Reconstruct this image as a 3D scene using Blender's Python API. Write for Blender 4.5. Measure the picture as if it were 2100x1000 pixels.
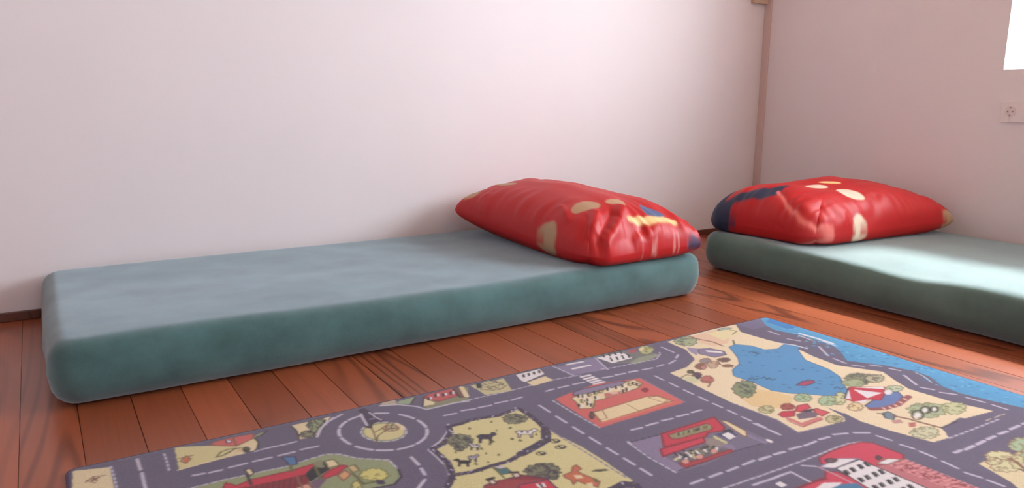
import bpy, bmesh, math, random
import numpy as np
from mathutils import Vector, Matrix, noise
from mathutils.bvhtree import BVHTree

for o in list(bpy.data.objects):
    bpy.data.objects.remove(o, do_unlink=True)
SC = bpy.context.scene
COL = SC.collection

# ------------------------------------------------------------------ camera
# X runs along the long wall, Y towards it, Z up; found from the vanishing points
CX, CY, H = 1050.0, 500.0, 0.71
_a = np.array([3540 - CX, 220 - CY]); _b = np.array([60 - CX, 190 - CY])
F = math.sqrt(-(_a @ _b))
_d1 = np.array([_a[0], _a[1], F]); _d1 /= np.linalg.norm(_d1)
_d2 = np.array([_b[0], _b[1], F]); _d2 /= np.linalg.norm(_d2)
_up = np.cross(_d1, _d2)
RM = np.array([_d1, _d2, _up])                      # world = RM @ (right, down, forward)
cam_d = bpy.data.cameras.new('camera')
cam_d.sensor_width = 36.0
cam_d.lens = F / 2100.0 * 36.0
cam_d.clip_start = 0.02
cam = bpy.data.objects.new('camera', cam_d)
COL.objects.link(cam)
_r, _u, _k = RM[:, 0], -RM[:, 1], -RM[:, 2]
cam.matrix_world = Matrix(((_r[0], _u[0], _k[0], 0), (_r[1], _u[1], _k[1], 0),
                           (_r[2], _u[2], _k[2], H), (0, 0, 0, 1)))
SC.camera = cam

def ray(x, y):
    return RM @ np.array([(x - CX) / F, (y - CY) / F, 1.0])

def on_z(x, y, z=0.0):
    r = ray(x, y); t = (z - H) / r[2]
    return np.array([0, 0, H]) + t * r

# ------------------------------------------------------------------ world, light, exposure
world = bpy.data.worlds.new('world'); SC.world = world
world.use_nodes = True
bg = world.node_tree.nodes['Background']
bg.inputs[0].default_value = (0.80, 0.90, 1.0, 1)
bg.inputs[1].default_value = 22.5
# hazy sun high over the right-hand window
sun_d = bpy.data.lights.new('hazy_sun', 'SUN'); sun_d.energy = 11.0; sun_d.angle = math.radians(8)
sun_d.color = (0.97, 0.98, 1.0)
sun = bpy.data.objects.new('hazy_sun', sun_d); COL.objects.link(sun)
sun.location = (6, 0, 5)
sun.rotation_euler = Vector((-1.0, 0.12, -1.07)).to_track_quat('-Z', 'Y').to_euler()
SC.view_settings.view_transform = 'Standard'
SC.view_settings.look = 'None'
SC.view_settings.gamma = 1.0
SC.view_settings.exposure = 0.0
SC.view_settings.use_curve_mapping = False

# room limits and openings
X0, XR, Y0, YW, ZC = -1.30, 3.335, -2.30, 2.787, 2.35
WIN1 = (-0.55, 1.578, 0.835, 2.05)       # right wall: y0, y1, z0, z1
WIN2 = (0.2, 0.70, 1.25, 1.75)          # wall behind the camera: x0, x1, z0, z1

def portal(name, loc, rot, sx, sy):
    l = bpy.data.lights.new(name, 'AREA'); l.shape = 'RECTANGLE'
    l.size = sx; l.size_y = sy; l.cycles.is_portal = True
    o = bpy.data.objects.new(name, l); COL.objects.link(o)
    o.location = loc; o.rotation_euler = rot
portal('window_portal', (XR + 0.31, (WIN1[0] + WIN1[1]) / 2, (WIN1[2] + WIN1[3]) / 2),
       (0, math.pi / 2, 0), WIN1[3] - WIN1[2] + .1, WIN1[1] - WIN1[0] + .1)
portal('rear_window_portal', ((WIN2[0] + WIN2[1]) / 2, Y0 - 0.31, (WIN2[2] + WIN2[3]) / 2),
       (math.pi / 2, 0, 0), WIN2[1] - WIN2[0] + .1, WIN2[3] - WIN2[2] + .1)

# ------------------------------------------------------------------ helpers
def srgb(r, g, b):
    f = lambda c: (c / 255 / 12.92) if c / 255 <= 0.04045 else ((c / 255 + 0.055) / 1.055) ** 2.4
    return (f(r), f(g), f(b), 1.0)

def tag(o, label=None, cat=None, group=None, kind=None):
    if label: o['label'] = label
    if cat: o['category'] = cat
    if group: o['group'] = group
    if kind: o['kind'] = kind
    return o

def empty(name, loc=(0, 0, 0)):
    o = bpy.data.objects.new(name, None); COL.objects.link(o); o.location = loc
    o.empty_display_size = 0.1
    return o

def link(name, me, mat=None, parent=None, smooth=False):
    o = bpy.data.objects.new(name, me); COL.objects.link(o)
    if mat: me.materials.append(mat)
    if smooth:
        me.polygons.foreach_set('use_smooth', [True] * len(me.polygons))
    if parent:
        o.parent = parent
        o.matrix_parent_inverse = Matrix.Translation(parent.location).inverted()
    return o

def box_bm(bm, a, b):
    v = [bm.verts.new((x, y, z)) for x in (a[0], b[0]) for y in (a[1], b[1]) for z in (a[2], b[2])]
    for q in ((0, 1, 3, 2), (4, 6, 7, 5), (0, 4, 5, 1), (2, 3, 7, 6), (0, 2, 6, 4), (1, 5, 7, 3)):
        bm.faces.new([v[i] for i in q])

def boxes(name, lst, mat, parent=None, bevel=0.0, seg=2):
    bm = bmesh.new()
    for a, b in lst: box_bm(bm, a, b)
    if bevel:
        bmesh.ops.bevel(bm, geom=bm.edges[:], offset=bevel, segments=seg, affect='EDGES', profile=0.7)
    bmesh.ops.recalc_face_normals(bm, faces=bm.faces)
    me = bpy.data.meshes.new(name); bm.to_mesh(me); bm.free()
    return link(name, me, mat, parent)

def cyl_mesh(name, r, depth, seg=24):
    bm = bmesh.new()
    bmesh.ops.create_cone(bm, cap_ends=True, segments=seg, radius1=r, radius2=r, depth=depth)
    me = bpy.data.meshes.new(name); bm.to_mesh(me); bm.free(); return me

class Mat:
    def __init__(s, name):
        s.m = bpy.data.materials.new(name); s.m.use_nodes = True
        s.t = s.m.node_tree; s.b = s.t.nodes['Principled BSDF']
    def n(s, typ, **kw):
        n = s.t.nodes.new(typ)
        for k, v in kw.items():
            if k.startswith('i_'):
                key = k[2:]
                n.inputs[int(key) if key.isdigit() else key].default_value = v
            else: setattr(n, k, v)
        return n
    def l(s, a, b): s.t.links.new(a, b)
    def set(s, **kw):
        for k, v in kw.items(): s.b.inputs[k.replace('_', ' ')].default_value = v
        return s
    def bump(s, h, strength, dist):
        b = s.n('ShaderNodeBump'); b.inputs['Strength'].default_value = strength
        b.inputs['Distance'].default_value = dist
        s.l(h, b.inputs['Height']); s.l(b.outputs[0], s.b.inputs['Normal'])

def paint(name, col, rough=0.6, var=0.03, bump=0.25):
    M = Mat(name)
    tc = M.n('ShaderNodeTexCoord')
    n1 = M.n('ShaderNodeTexNoise', i_Scale=2.2, i_Detail=3.0)
    n2 = M.n('ShaderNodeTexNoise', i_Scale=140.0, i_Detail=2.0)
    M.l(tc.outputs['Object'], n1.inputs['Vector']); M.l(tc.outputs['Object'], n2.inputs['Vector'])
    mr = M.n('ShaderNodeMapRange', i_3=1 - var, i_4=1 + var); M.l(n1.outputs[0], mr.inputs[0])
    hs = M.n('ShaderNodeHueSaturation'); hs.inputs['Color'].default_value = col
    M.l(mr.outputs[0], hs.inputs['Value']); M.l(hs.outputs[0], M.b.inputs['Base Color'])
    M.set(Roughness=rough)
    M.bump(n2.outputs[0], bump, 0.0006)
    return M.m

m_wall = paint('white_wall_paint', srgb(231, 224, 225))
m_ceil = paint('stained_ceiling', srgb(220, 178, 150))
m_trim = paint('painted_trim', srgb(212, 190, 184), 0.45)
m_block = paint('raw_batten', srgb(200, 172, 150), 0.6, 0.08)
m_white = paint('white_plastic', srgb(232, 224, 222), 0.35, 0.0, 0.0)
m_frame = paint('window_frame_paint', srgb(240, 238, 234), 0.35, 0.0, 0.0)
m_dark = paint('dark_gap', srgb(40, 26, 20), 0.8)
m_well = paint('socket_well_plastic', srgb(222, 210, 207), 0.4, 0.0, 0.0)
m_grey = paint('socket_contact', srgb(120, 108, 104), 0.5, 0.0, 0.0)

def wood(name, light, mid, dark, rough):
    M = Mat(name)
    tc = M.n('ShaderNodeTexCoord'); oi = M.n('ShaderNodeObjectInfo')
    mp = M.n('ShaderNodeMapping'); mp.inputs['Scale'].default_value = (1.0, 0.085, 1.0)
    M.l(tc.outputs['Object'], mp.inputs['Vector'])
    off = M.n('ShaderNodeVectorMath', operation='SCALE'); off.inputs[0].default_value = (37.0, 19.0, 53.0)
    M.l(oi.outputs['Random'], off.inputs['Scale'])
    add = M.n('ShaderNodeVectorMath', operation='ADD')
    M.l(mp.outputs[0], add.inputs[0]); M.l(off.outputs[0], add.inputs[1])
    n1 = M.n('ShaderNodeTexNoise', i_Scale=5.0, i_Detail=1.0, i_Roughness=0.4)
    M.l(add.outputs[0], n1.inputs['Vector'])
    mul = M.n('ShaderNodeMath', operation='MULTIPLY', i_1=95.0); M.l(n1.outputs[0], mul.inputs[0])
    sn = M.n('ShaderNodeMath', operation='SINE'); M.l(mul.outputs[0], sn.inputs[0])
    # fine straight fibre
    mp2 = M.n('ShaderNodeMapping'); mp2.inputs['Scale'].default_value = (160.0, 3.0, 20.0)
    M.l(add.outputs[0], mp2.inputs['Vector'])
    n2 = M.n('ShaderNodeTexNoise', i_Scale=1.0, i_Detail=3.0); M.l(mp2.outputs[0], n2.inputs['Vector'])
    # strength of the figure varies over the boards
    n3 = M.n('ShaderNodeTexNoise', i_Scale=2.6, i_Detail=1.0); M.l(add.outputs[0], n3.inputs['Vector'])
    st = M.n('ShaderNodeMapRange', i_1=0.45, i_2=0.66, i_3=0.08, i_4=0.80); M.l(n3.outputs[0], st.inputs[0])
    r = M.n('ShaderNodeMapRange', i_1=0.15, i_2=1.0, i_3=0.0, i_4=1.0); M.l(sn.outputs[0], r.inputs[0])
    fig = M.n('ShaderNodeMath', operation='MULTIPLY'); M.l(r.outputs[0], fig.inputs[0]); M.l(st.outputs[0], fig.inputs[1])
    base = M.n('ShaderNodeMix', data_type='RGBA'); base.inputs['A'].default_value = light; base.inputs['B'].default_value = mid
    M.l(n2.outputs[0], base.inputs['Factor'])
    mx = M.n('ShaderNodeMix', data_type='RGBA'); mx.inputs['B'].default_value = dark
    M.l(base.outputs['Result'], mx.inputs['A']); M.l(fig.outputs[0], mx.inputs['Factor'])
    hv = M.n('ShaderNodeHueSaturation')
    vr = M.n('ShaderNodeMapRange', i_3=0.82, i_4=1.16); M.l(oi.outputs['Random'], vr.inputs[0])
    M.l(vr.outputs[0], hv.inputs['Value']); M.l(mx.outputs['Result'], hv.inputs['Color'])
    M.l(hv.outputs[0], M.b.inputs['Base Color'])
    M.set(Roughness=rough, Coat_Weight=0.25, Coat_Roughness=0.22)
    M.bump(n2.outputs[0], 0.12, 0.0006)
    return M.m
m_plank = wood('varnished_pine', srgb(160, 88, 53), srgb(142, 71, 40), srgb(94, 42, 21), 0.36)
m_base = wood('dark_baseboard_wood', srgb(110, 62, 44), srgb(92, 50, 36), srgb(60, 30, 20), 0.45)

# ------------------------------------------------------------------ the room
fl = boxes('floor', [((X0, Y0, -0.06), (XR, YW, -0.022))], m_dark)
tag(fl, 'orange-brown varnished pine board floor', kind='structure')
PW = 0.111
random.seed(4)
k = math.floor((X0 - 0.1356) / PW)
plank_meshes = {}
while True:
    xa = 0.1356 + k * PW; xb = xa + PW; k += 1
    if xa >= XR: break
    ca, cb = max(xa, X0) + 0.0004, min(xb, XR) - 0.0004
    if cb - ca < 0.01: continue
    ys = [Y0]
    y = Y0 + random.choice((0.7, 1.1, 1.5))
    if y < 0.3: ys.append(y)
    ys.append(YW)
    for ya, yb in zip(ys[:-1], ys[1:]):
        key = (round(cb - ca, 4), round(yb - ya, 3))
        if key not in plank_meshes:
            bm = bmesh.new()
            w, l = (cb - ca) / 2, (yb - ya) / 2 - 0.0006
            box_bm(bm, (-w, -l, -0.02), (w, l, 0))
            top = [e for e in bm.edges if all(v.co.z > -0.001 for v in e.verts)]
            bmesh.ops.bevel(bm, geom=top, offset=0.0010, segments=2, affect='EDGES')
            bmesh.ops.recalc_face_normals(bm, faces=bm.faces)
            me = bpy.data.meshes.new('plank'); bm.to_mesh(me); bm.free()
            me.materials.append(m_plank); plank_meshes[key] = me
        p = bpy.data.objects.new('plank', plank_meshes[key]); COL.objects.link(p)
        p.parent = fl
        p.location = ((ca + cb) / 2, (ya + yb) / 2, random.uniform(-0.0006, 0.0))

T = 0.30
REV = 0.20        # depth of the window reveals
def wall_with_hole(name, axis, pos, out, a0, a1, hole, label):
    """wall slab normal to `axis` at `pos`, thickness T on side `out`, with a rebated opening"""
    lst = []
    mid = pos + out * REV; far = pos + out * T
    def slab(p0, p1, h):
        lo, hi = min(p0, p1), max(p0, p1)
        for (u0, u1, z0, z1) in ((a0, h[0], -0.06, ZC), (h[1], a1, -0.06, ZC), (h[0], h[1], -0.06, h[2]), (h[0], h[1], h[3], ZC)):
            if axis == 'x': lst.append(((lo, u0, z0), (hi, u1, z1)))
            else: lst.append(((u0, lo, z0), (u1, hi, z1)))
    slab(pos, mid, hole)
    e = 0.055
    slab(mid, far, (hole[0] - e, hole[1] + e, hole[2] - e, hole[3] + e))
    o = boxes(name, lst, m_wall)
    return tag(o, label, kind='structure')

wall_with_hole('wall_right', 'x', XR, 1, Y0, YW + T, WIN1, 'white painted side wall with the bright window and socket')
wall_with_hole('wall_rear', 'y', Y0, -1, X0 - T, XR + T, WIN2, 'white painted wall behind the viewer')
tag(boxes('wall_back', [((X0 - T, YW, -0.06), (XR, YW + T, ZC))], m_wall), 'long plain white wall behind the mattress', kind='structure')
tag(boxes('wall_left', [((X0 - T, Y0, -0.06), (X0, YW, ZC))], m_wall), 'plain white end wall out of view', kind='structure')
tag(boxes('ceiling', [((X0 - T, Y0 - T, ZC), (XR + T, YW + T, ZC + 0.1))], m_ceil), 'warm wood-stained ceiling out of view', kind='structure')
tag(boxes('baseboard_back', [((X0, YW - 0.014, 0.0), (XR - 0.014, YW, 0.029))], m_base, bevel=0.003), 'thin dark brown wooden baseboard under the long wall', kind='structure')
tag(boxes('baseboard_right', [((XR - 0.014, Y0, 0.0), (XR, YW, 0.029))], m_base, bevel=0.003), 'thin dark brown wooden baseboard under the side wall', kind='structure')
tag(boxes('trim_1', [((XR - 0.011, YW - 0.041, 0.029), (XR, YW - 0.0005, ZC - 0.001))], m_trim, bevel=0.002), 'narrow painted cover strip running up the room corner', kind='structure')
tag(boxes('trim_2', [((3.215, YW - 0.022, 1.198), (XR - 0.0115, YW, 1.245))], m_block, bevel=0.002), 'short beige wooden batten end beside the corner strip', kind='structure')

# unseen eave, added outside the right-hand window to cut the sun on floor and rug
tag(boxes('eave_sun_blocker', [((XR + T, -2.0, 2.20), (XR + T + 0.60, YW + 0.4, 2.32))], m_block, bevel=0.004), 'added unseen eave outside the window, blocks the high sun', kind='structure')
# glass
M = Mat('window_glass')
tr = M.n('ShaderNodeBsdfTransparent'); gl = M.n('ShaderNodeBsdfGlossy', i_Roughness=0.02)
mxs = M.n('ShaderNodeMixShader', i_0=0.05)
M.l(tr.outputs[0], mxs.inputs[1]); M.l(gl.outputs[0], mxs.inputs[2])
M.l(mxs.outputs[0], M.t.nodes['Material Output'].inputs['Surface'])
m_glass = M.m

def window(name, axis, pos, out, hole, label):
    e = 0.05; a0, a1, z0, z1 = hole[0] - e, hole[1] + e, hole[2] - e, hole[3] + e
    p0, p1 = pos + out * (REV + 0.005), pos + out * (REV + 0.065)
    am = (a0 + a1) / 2
    def bx(u0, u1, w0, w1, q0=p0, q1=p1):
        lo, hi = min(q0, q1), max(q0, q1)
        return ((lo, u0, w0), (hi, u1, w1)) if axis == 'x' else ((u0, lo, w0), (u1, hi, w1))
    base = (pos + out * (REV + 0.03), am, z0) if axis == 'x' else (am, pos + out * (REV + 0.03), z0)
    t = tag(empty(name, base), label, kind='structure')
    fw = 0.05
    boxes('frame', [bx(a0, a0 + fw, z0, z1), bx(a1 - fw, a1, z0, z1), bx(a0 + fw, a1 - fw, z0, z0 + fw), bx(a0 + fw, a1 - fw, z1 - fw, z1)], m_frame, t)
    boxes('mullion', [bx(am - 0.035, am + 0.035, z0 + fw, z1 - fw)], m_frame, t, 0.004)
    g0, g1 = pos + out * (REV + 0.032), pos + out * (REV + 0.038)
    boxes('pane', [bx(a0 + fw, am - 0.035, z0 + fw, z1 - fw, g0, g1)], m_glass, t)
    boxes('pane', [bx(am + 0.035, a1 - fw, z0 + fw, z1 - fw, g0, g1)], m_glass, t)
window('window_1', 'x', XR, 1, WIN1, 'bright window at the right edge of the side wall')
window('window_2', 'y', Y0, -1, WIN2, 'window in the wall behind the viewer')

# ------------------------------------------------------------------ socket on the side wall
so = tag(empty('wall_socket', (XR, 1.490, 0.6685)), 'flat white double wall socket below the bright window', 'socket')
boxes('cover_plate', [((XR - 0.010, 1.415, 0.627), (XR, 1.565, 0.710))], m_white, so, 0.003)
for yc in (1.527, 1.453):
    me = cyl_mesh('socket_well', 0.021, 0.002, 32)
    w = link('socket_well', me, m_well, so)
    w.matrix_parent_inverse = Matrix.Identity(4)
    w.rotation_euler = (0, math.pi / 2, 0)
    w.location = (-0.0105, yc - 1.490, 0)
    for (dy, dz) in ((0.0095, 0), (-0.0095, 0), (0, 0.015), (0, -0.015)):
        h = link('contact_hole', cyl_mesh('contact_hole', 0.0028, 0.0016, 12), m_grey, w)
        h.matrix_parent_inverse = Matrix.Identity(4)
        h.location = (-dz, dy, -0.0013)

# ------------------------------------------------------------------ mattresses
def velour(name, base, hi):
    M = Mat(name)
    tc = M.n('ShaderNodeTexCoord')
    n1 = M.n('ShaderNodeTexNoise', i_Scale=6.0, i_Detail=4.0, i_Roughness=0.6)
    n2 = M.n('ShaderNodeTexNoise', i_Scale=420.0, i_Detail=2.0)
    M.l(tc.outputs['Object'], n1.inputs['Vector']); M.l(tc.outputs['Object'], n2.inputs['Vector'])
    mr = M.n('ShaderNodeMapRange', i_1=0.32, i_2=0.68); M.l(n1.outputs[0], mr.inputs[0])
    mx = M.n('ShaderNodeMix', data_type='RGBA'); mx.inputs['A'].default_value = base; mx.inputs['B'].default_value = hi
    M.l(mr.outputs[0], mx.inputs['Factor']); M.l(mx.outputs['Result'], M.b.inputs['Base Color'])
    M.set(Roughness=0.85, Sheen_Weight=0.60, Sheen_Roughness=0.5, Sheen_Tint=srgb(236, 244, 255))
    M.bump(n2.outputs[0], 0.35, 0.0012)
    return M.m
m_vel = velour('teal_velour', srgb(52, 88, 86), srgb(74, 114, 114))
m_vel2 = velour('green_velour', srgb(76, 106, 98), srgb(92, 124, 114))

def rounded_box(hx, hy, hz, r, rv, step, shape):
    """grid box, edges rounded by r, upright corners by rv, then pushed about by shape(x, y, z)"""
    verts, faces, idx = [], [], {}
    def axis(h):
        n = max(8, int(2 * h / step)); t = np.linspace(-1, 1, n + 1)
        t = np.sign(t) * (1 - (1 - np.abs(t)) ** 1.25)         # denser at the edges
        return t * h
    ax = [axis(hx), axis(hy), axis(hz)]
    def vid(p):
        key = tuple(round(c, 5) for c in p)
        if key not in idx: idx[key] = len(verts); verts.append(p)
        return idx[key]
    for a in range(3):
        b, c = (a + 1) % 3, (a + 2) % 3
        for s in (-1, 1):
            for i in range(len(ax[b]) - 1):
                for j in range(len(ax[c]) - 1):
                    q = []
                    for di, dj in ((0, 0), (1, 0), (1, 1), (0, 1)):
                        p = [0, 0, 0]; p[a] = s * (hx, hy, hz)[a]; p[b] = ax[b][i + di]; p[c] = ax[c][j + dj]
                        q.append(vid(tuple(p)))
                    faces.append(q if s > 0 else q[::-1])
    P = np.array(verts); hh = np.array([hx, hy, hz])
    e = np.min(hh[:2] - np.abs(P[:, :2]), axis=1); g = hz - np.abs(P[:, 2])
    on_cap = g < 1e-9
    th = np.pi / 4 * np.where(on_cap, np.clip(1 - e / r, 0, 1), 1 + np.clip(g / r, 0, 1))
    near = np.where(on_cap, e < r, g < r)
    e2 = np.where(near, r * (1 - np.sin(th)), e); g2 = np.where(near, r * (1 - np.cos(th)), g)
    for kx in range(2):
        P[:, kx] *= (hh[kx] - e2) / np.maximum(hh[kx] - e, 1e-6)
    P[:, 2] = np.sign(P[:, 2]) * (hz - g2)
    q = np.abs(P[:, :2]) - (hh[:2] - rv)
    m = (q > 0).all(axis=1)
    f = np.ones(len(P)); f[m] = q[m].max(axis=1) / np.linalg.norm(q[m], axis=1)
    for kx in range(2):
        P[m, kx] = np.sign(P[m, kx]) * ((hh[kx] - rv) + q[m, kx] * f[m])
    P = np.array([shape(*p) for p in P])
    return P, faces

def mattress(name, x0, x1, y0, y1, h, r, rv, shape, label, mat):
    hx, hy, hz = (x1 - x0) / 2, (y1 - y0) / 2, h / 2
    P, Fs = rounded_box(hx, hy, hz, r, rv, 0.02, shape)
    P[:, 2] = np.maximum(P[:, 2] + hz, 0.0)
    me = bpy.data.meshes.new(name); me.from_pydata(P.tolist(), [], Fs)
    o = link(name, me, mat, None, True)
    o.location = ((x0 + x1) / 2, (y0 + y1) / 2, 0.0005)
    return tag(o, label, 'mattress')

def nz(x, y, z, s, seed): return noise.noise(Vector((x * s + seed, y * s + 3.1 * seed, z * s)))
def shape1(x, y, z):
    side = max(0.0, 1 - abs(z) / 0.08)
    fy = max(0.0, (abs(y) - 0.38) / 0.07); fx = max(0.0, (abs(x) - 0.93) / 0.07)
    d = 0.010 * side + 0.006 * nz(x, y, z, 4, 1) + 0.003 * nz(x, y, z, 11, 5)
    if fy > 0: y += math.copysign(d * min(1, fy), y)
    if fx > 0: x += math.copysign(d * min(1, fx), x)
    if z > 0.03:
        z += 0.006 * nz(x, y, 0, 2.3, 2) + 0.002 * nz(x, y, 0, 9, 4) - 0.010 * math.exp(-((x - 0.05) / 0.45) ** 2) * (0.5 - y)
    # the cover is drawn in towards the floor at the near edge
    if y < -0.36 and z < -0.02: y += 0.020 * ((-0.02 - z) / 0.06) * (0.6 + 0.5 * nz(x, 0, 0, 3, 9))
    return (x, y, z)
def shape2(x, y, z):
    side = max(0.0, 1 - abs(z) / 0.08)
    fx = max(0.0, (abs(x) - 0.38) / 0.07)
    d = 0.008 * side + 0.005 * nz(x, y, z, 4, 7)
    if fx > 0: x += math.copysign(d * min(1, fx), x)
    if z > 0.03:
        z += 0.006 * nz(x, y, 0, 2.3, 8)
        # the near long edge dips a little half way along
        if x < -0.2: z -= 0.016 * math.exp(-((y - 0.10) / 0.14) ** 2) * min(1, (-0.2 - x) / 0.2)
    if x < -0.36 and z < -0.02: x += 0.022 * ((-0.02 - z) / 0.06)
    return (x, y, z)
MH = 0.158
mattress('mattress', -0.02, 2.018, 1.885, YW - 0.022, MH, 0.042, 0.058, shape1,
         'teal velour-covered floor mattress lying along the long plain wall', m_vel)
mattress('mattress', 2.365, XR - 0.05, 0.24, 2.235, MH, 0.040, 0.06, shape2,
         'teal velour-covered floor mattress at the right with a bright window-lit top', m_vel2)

# ------------------------------------------------------------------ colour rasteriser (flat prints)
def seg_dist(px, py, a, b):
    dx, dy = b[0] - a[0], b[1] - a[1]; L = dx * dx + dy * dy
    t = np.clip(((px - a[0]) * dx + (py - a[1]) * dy) / max(L, 1e-12), 0, 1)
    return np.hypot(px - a[0] - t * dx, py - a[1] - t * dy)

class Canvas:
    """a print on a grid of cloth points: U (cols), V (rows) are sorted coordinate lists"""
    def __init__(s, U, V, col):
        s.U, s.V = U, V
        s.img = np.empty((len(V), len(U), 3)); s.img[:] = col[:3]
    def win(s, pts, pad):
        pts = np.asarray(pts)
        c0 = max(0, np.searchsorted(s.U, pts[:, 0].min() - pad) - 1); c1 = min(len(s.U), np.searchsorted(s.U, pts[:, 0].max() + pad) + 1)
        r0 = max(0, np.searchsorted(s.V, pts[:, 1].min() - pad) - 1); r1 = min(len(s.V), np.searchsorted(s.V, pts[:, 1].max() + pad) + 1)
        if c1 <= c0 or r1 <= r0: return None
        gx, gy = np.meshgrid(s.U[c0:c1], s.V[r0:r1]); return (slice(r0, r1), slice(c0, c1)), gx, gy
    def inside(s, gx, gy, pts):
        m = np.zeros(gx.shape, bool); n = len(pts)
        for i in range(n):
            (xa, ya), (xb, yb) = pts[i], pts[(i + 1) % n]
            if ya == yb: continue
            c = (ya > gy) != (yb > gy)
            m ^= c & (gx < (xb - xa) * (gy - ya) / (yb - ya) + xa)
        return m
    def fill(s, pts, col, a=1.0):
        w = s.win(pts, 0.004)
        if w is None: return
        sl, gx, gy = w; m = s.inside(gx, gy, pts)
        s.img[sl][m] = s.img[sl][m] * (1 - a) + np.array(col[:3]) * a
    def stroke(s, pts, col, width, closed=False, a=1.0, soft=0.0012):
        pts = list(pts) + ([pts[0]] if closed else [])
        for p, q in zip(pts[:-1], pts[1:]):
            w = s.win([p, q], width + 0.004)
            if w is None: continue
            sl, gx, gy = w; d = seg_dist(gx, gy, p, q)
            k_ = (np.clip((width / 2 + soft / 2 - d) / soft, 0, 1) * a)[..., None]
            s.img[sl] = s.img[sl] * (1 - k_) + np.array(col[:3]) * k_
    def dashes(s, pts, col, width, on, off, a=1.0):
        """on/off lengths along a polyline"""
        P = [np.array(p, float) for p in pts]; pos = 0.0; seg = []
        for p, q in zip(P[:-1], P[1:]):
            L = np.linalg.norm(q - p); t = 0.0
            while t < L:
                ph = pos % (on + off); st = min(L - t, (on - ph) if ph < on else (on + off - ph)) + 1e-6
                if ph < on: seg.append((p + (q - p) * t / L, p + (q - p) * min(1, (t + st) / L)))
                t += st; pos += st
        for p, q in seg: s.stroke([p, q], col, width, a=a)
    def blob(s, c, rx, ry, col, seed=0, wob=0.18, n=40, ang=0.0):
        rnd = random.Random(seed); ph = [rnd.uniform(0, 6.28) for _ in range(4)]
        pts = []
        for i in range(n):
            t = 2 * math.pi * i / n
            k_ = 1 + wob * (0.5 * math.sin(5 * t + ph[0]) + 0.4 * math.sin(8 * t + ph[1]) + 0.3 * math.sin(3 * t + ph[2]))
            x, y = rx * k_ * math.cos(t), ry * k_ * math.sin(t)
            pts.append((c[0] + x * math.cos(ang) - y * math.sin(ang), c[1] + x * math.sin(ang) + y * math.cos(ang)))
        s.fill(pts, col); return pts
    def soften(s, n=1):
        for _ in range(n):
            p = np.pad(s.img, ((1, 1), (1, 1), (0, 0)), 'edge')
            s.img = (p[:-2, 1:-1] + p[2:, 1:-1] + p[1:-1, :-2] + p[1:-1, 2:] + 4 * p[1:-1, 1:-1]) / 8

def set_colours(me, cols):
    at = me.color_attributes.new('print', 'FLOAT_COLOR', 'POINT')
    c = np.ones((len(me.vertices), 4), np.float32); c[:, :3] = cols
    at.data.foreach_set('color', c.ravel())

def printed(name, rough, sheen, bscale, bstr, bdist, spec=0.5, var=0.0):
    M = Mat(name)
    at = M.n('ShaderNodeVertexColor', layer_name='print'); tc = M.n('ShaderNodeTexCoord')
    n = M.n('ShaderNodeTexNoise', i_Scale=bscale, i_Detail=2.0); M.l(tc.outputs['Object'], n.inputs['Vector'])
    if var:
        mr = M.n('ShaderNodeMapRange', i_1=0.3, i_2=0.7, i_3=1 - var, i_4=1 + var); M.l(n.outputs[0], mr.inputs[0])
        hs = M.n('ShaderNodeHueSaturation'); M.l(at.outputs[0], hs.inputs['Color']); M.l(mr.outputs[0], hs.inputs['Value'])
        M.l(hs.outputs[0], M.b.inputs['Base Color'])
    else: M.l(at.outputs[0], M.b.inputs['Base Color'])
    M.set(Roughness=rough, Sheen_Weight=sheen, Sheen_Roughness=0.5)
    M.b.inputs['Specular IOR Level'].default_value = spec
    M.bump(n.outputs[0], bstr, bdist)
    return M.m

# ------------------------------------------------------------------ pillows
m_pil = printed('red_printed_cotton', 0.48, 0.0, 900.0, 0.15, 0.0006, 0.4)
RED, TAN, NAVY, YEL, PALE = srgb(186, 27, 30), srgb(180, 146, 112), srgb(44, 52, 78), srgb(236, 200, 140), srgb(236, 214, 190)

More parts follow.
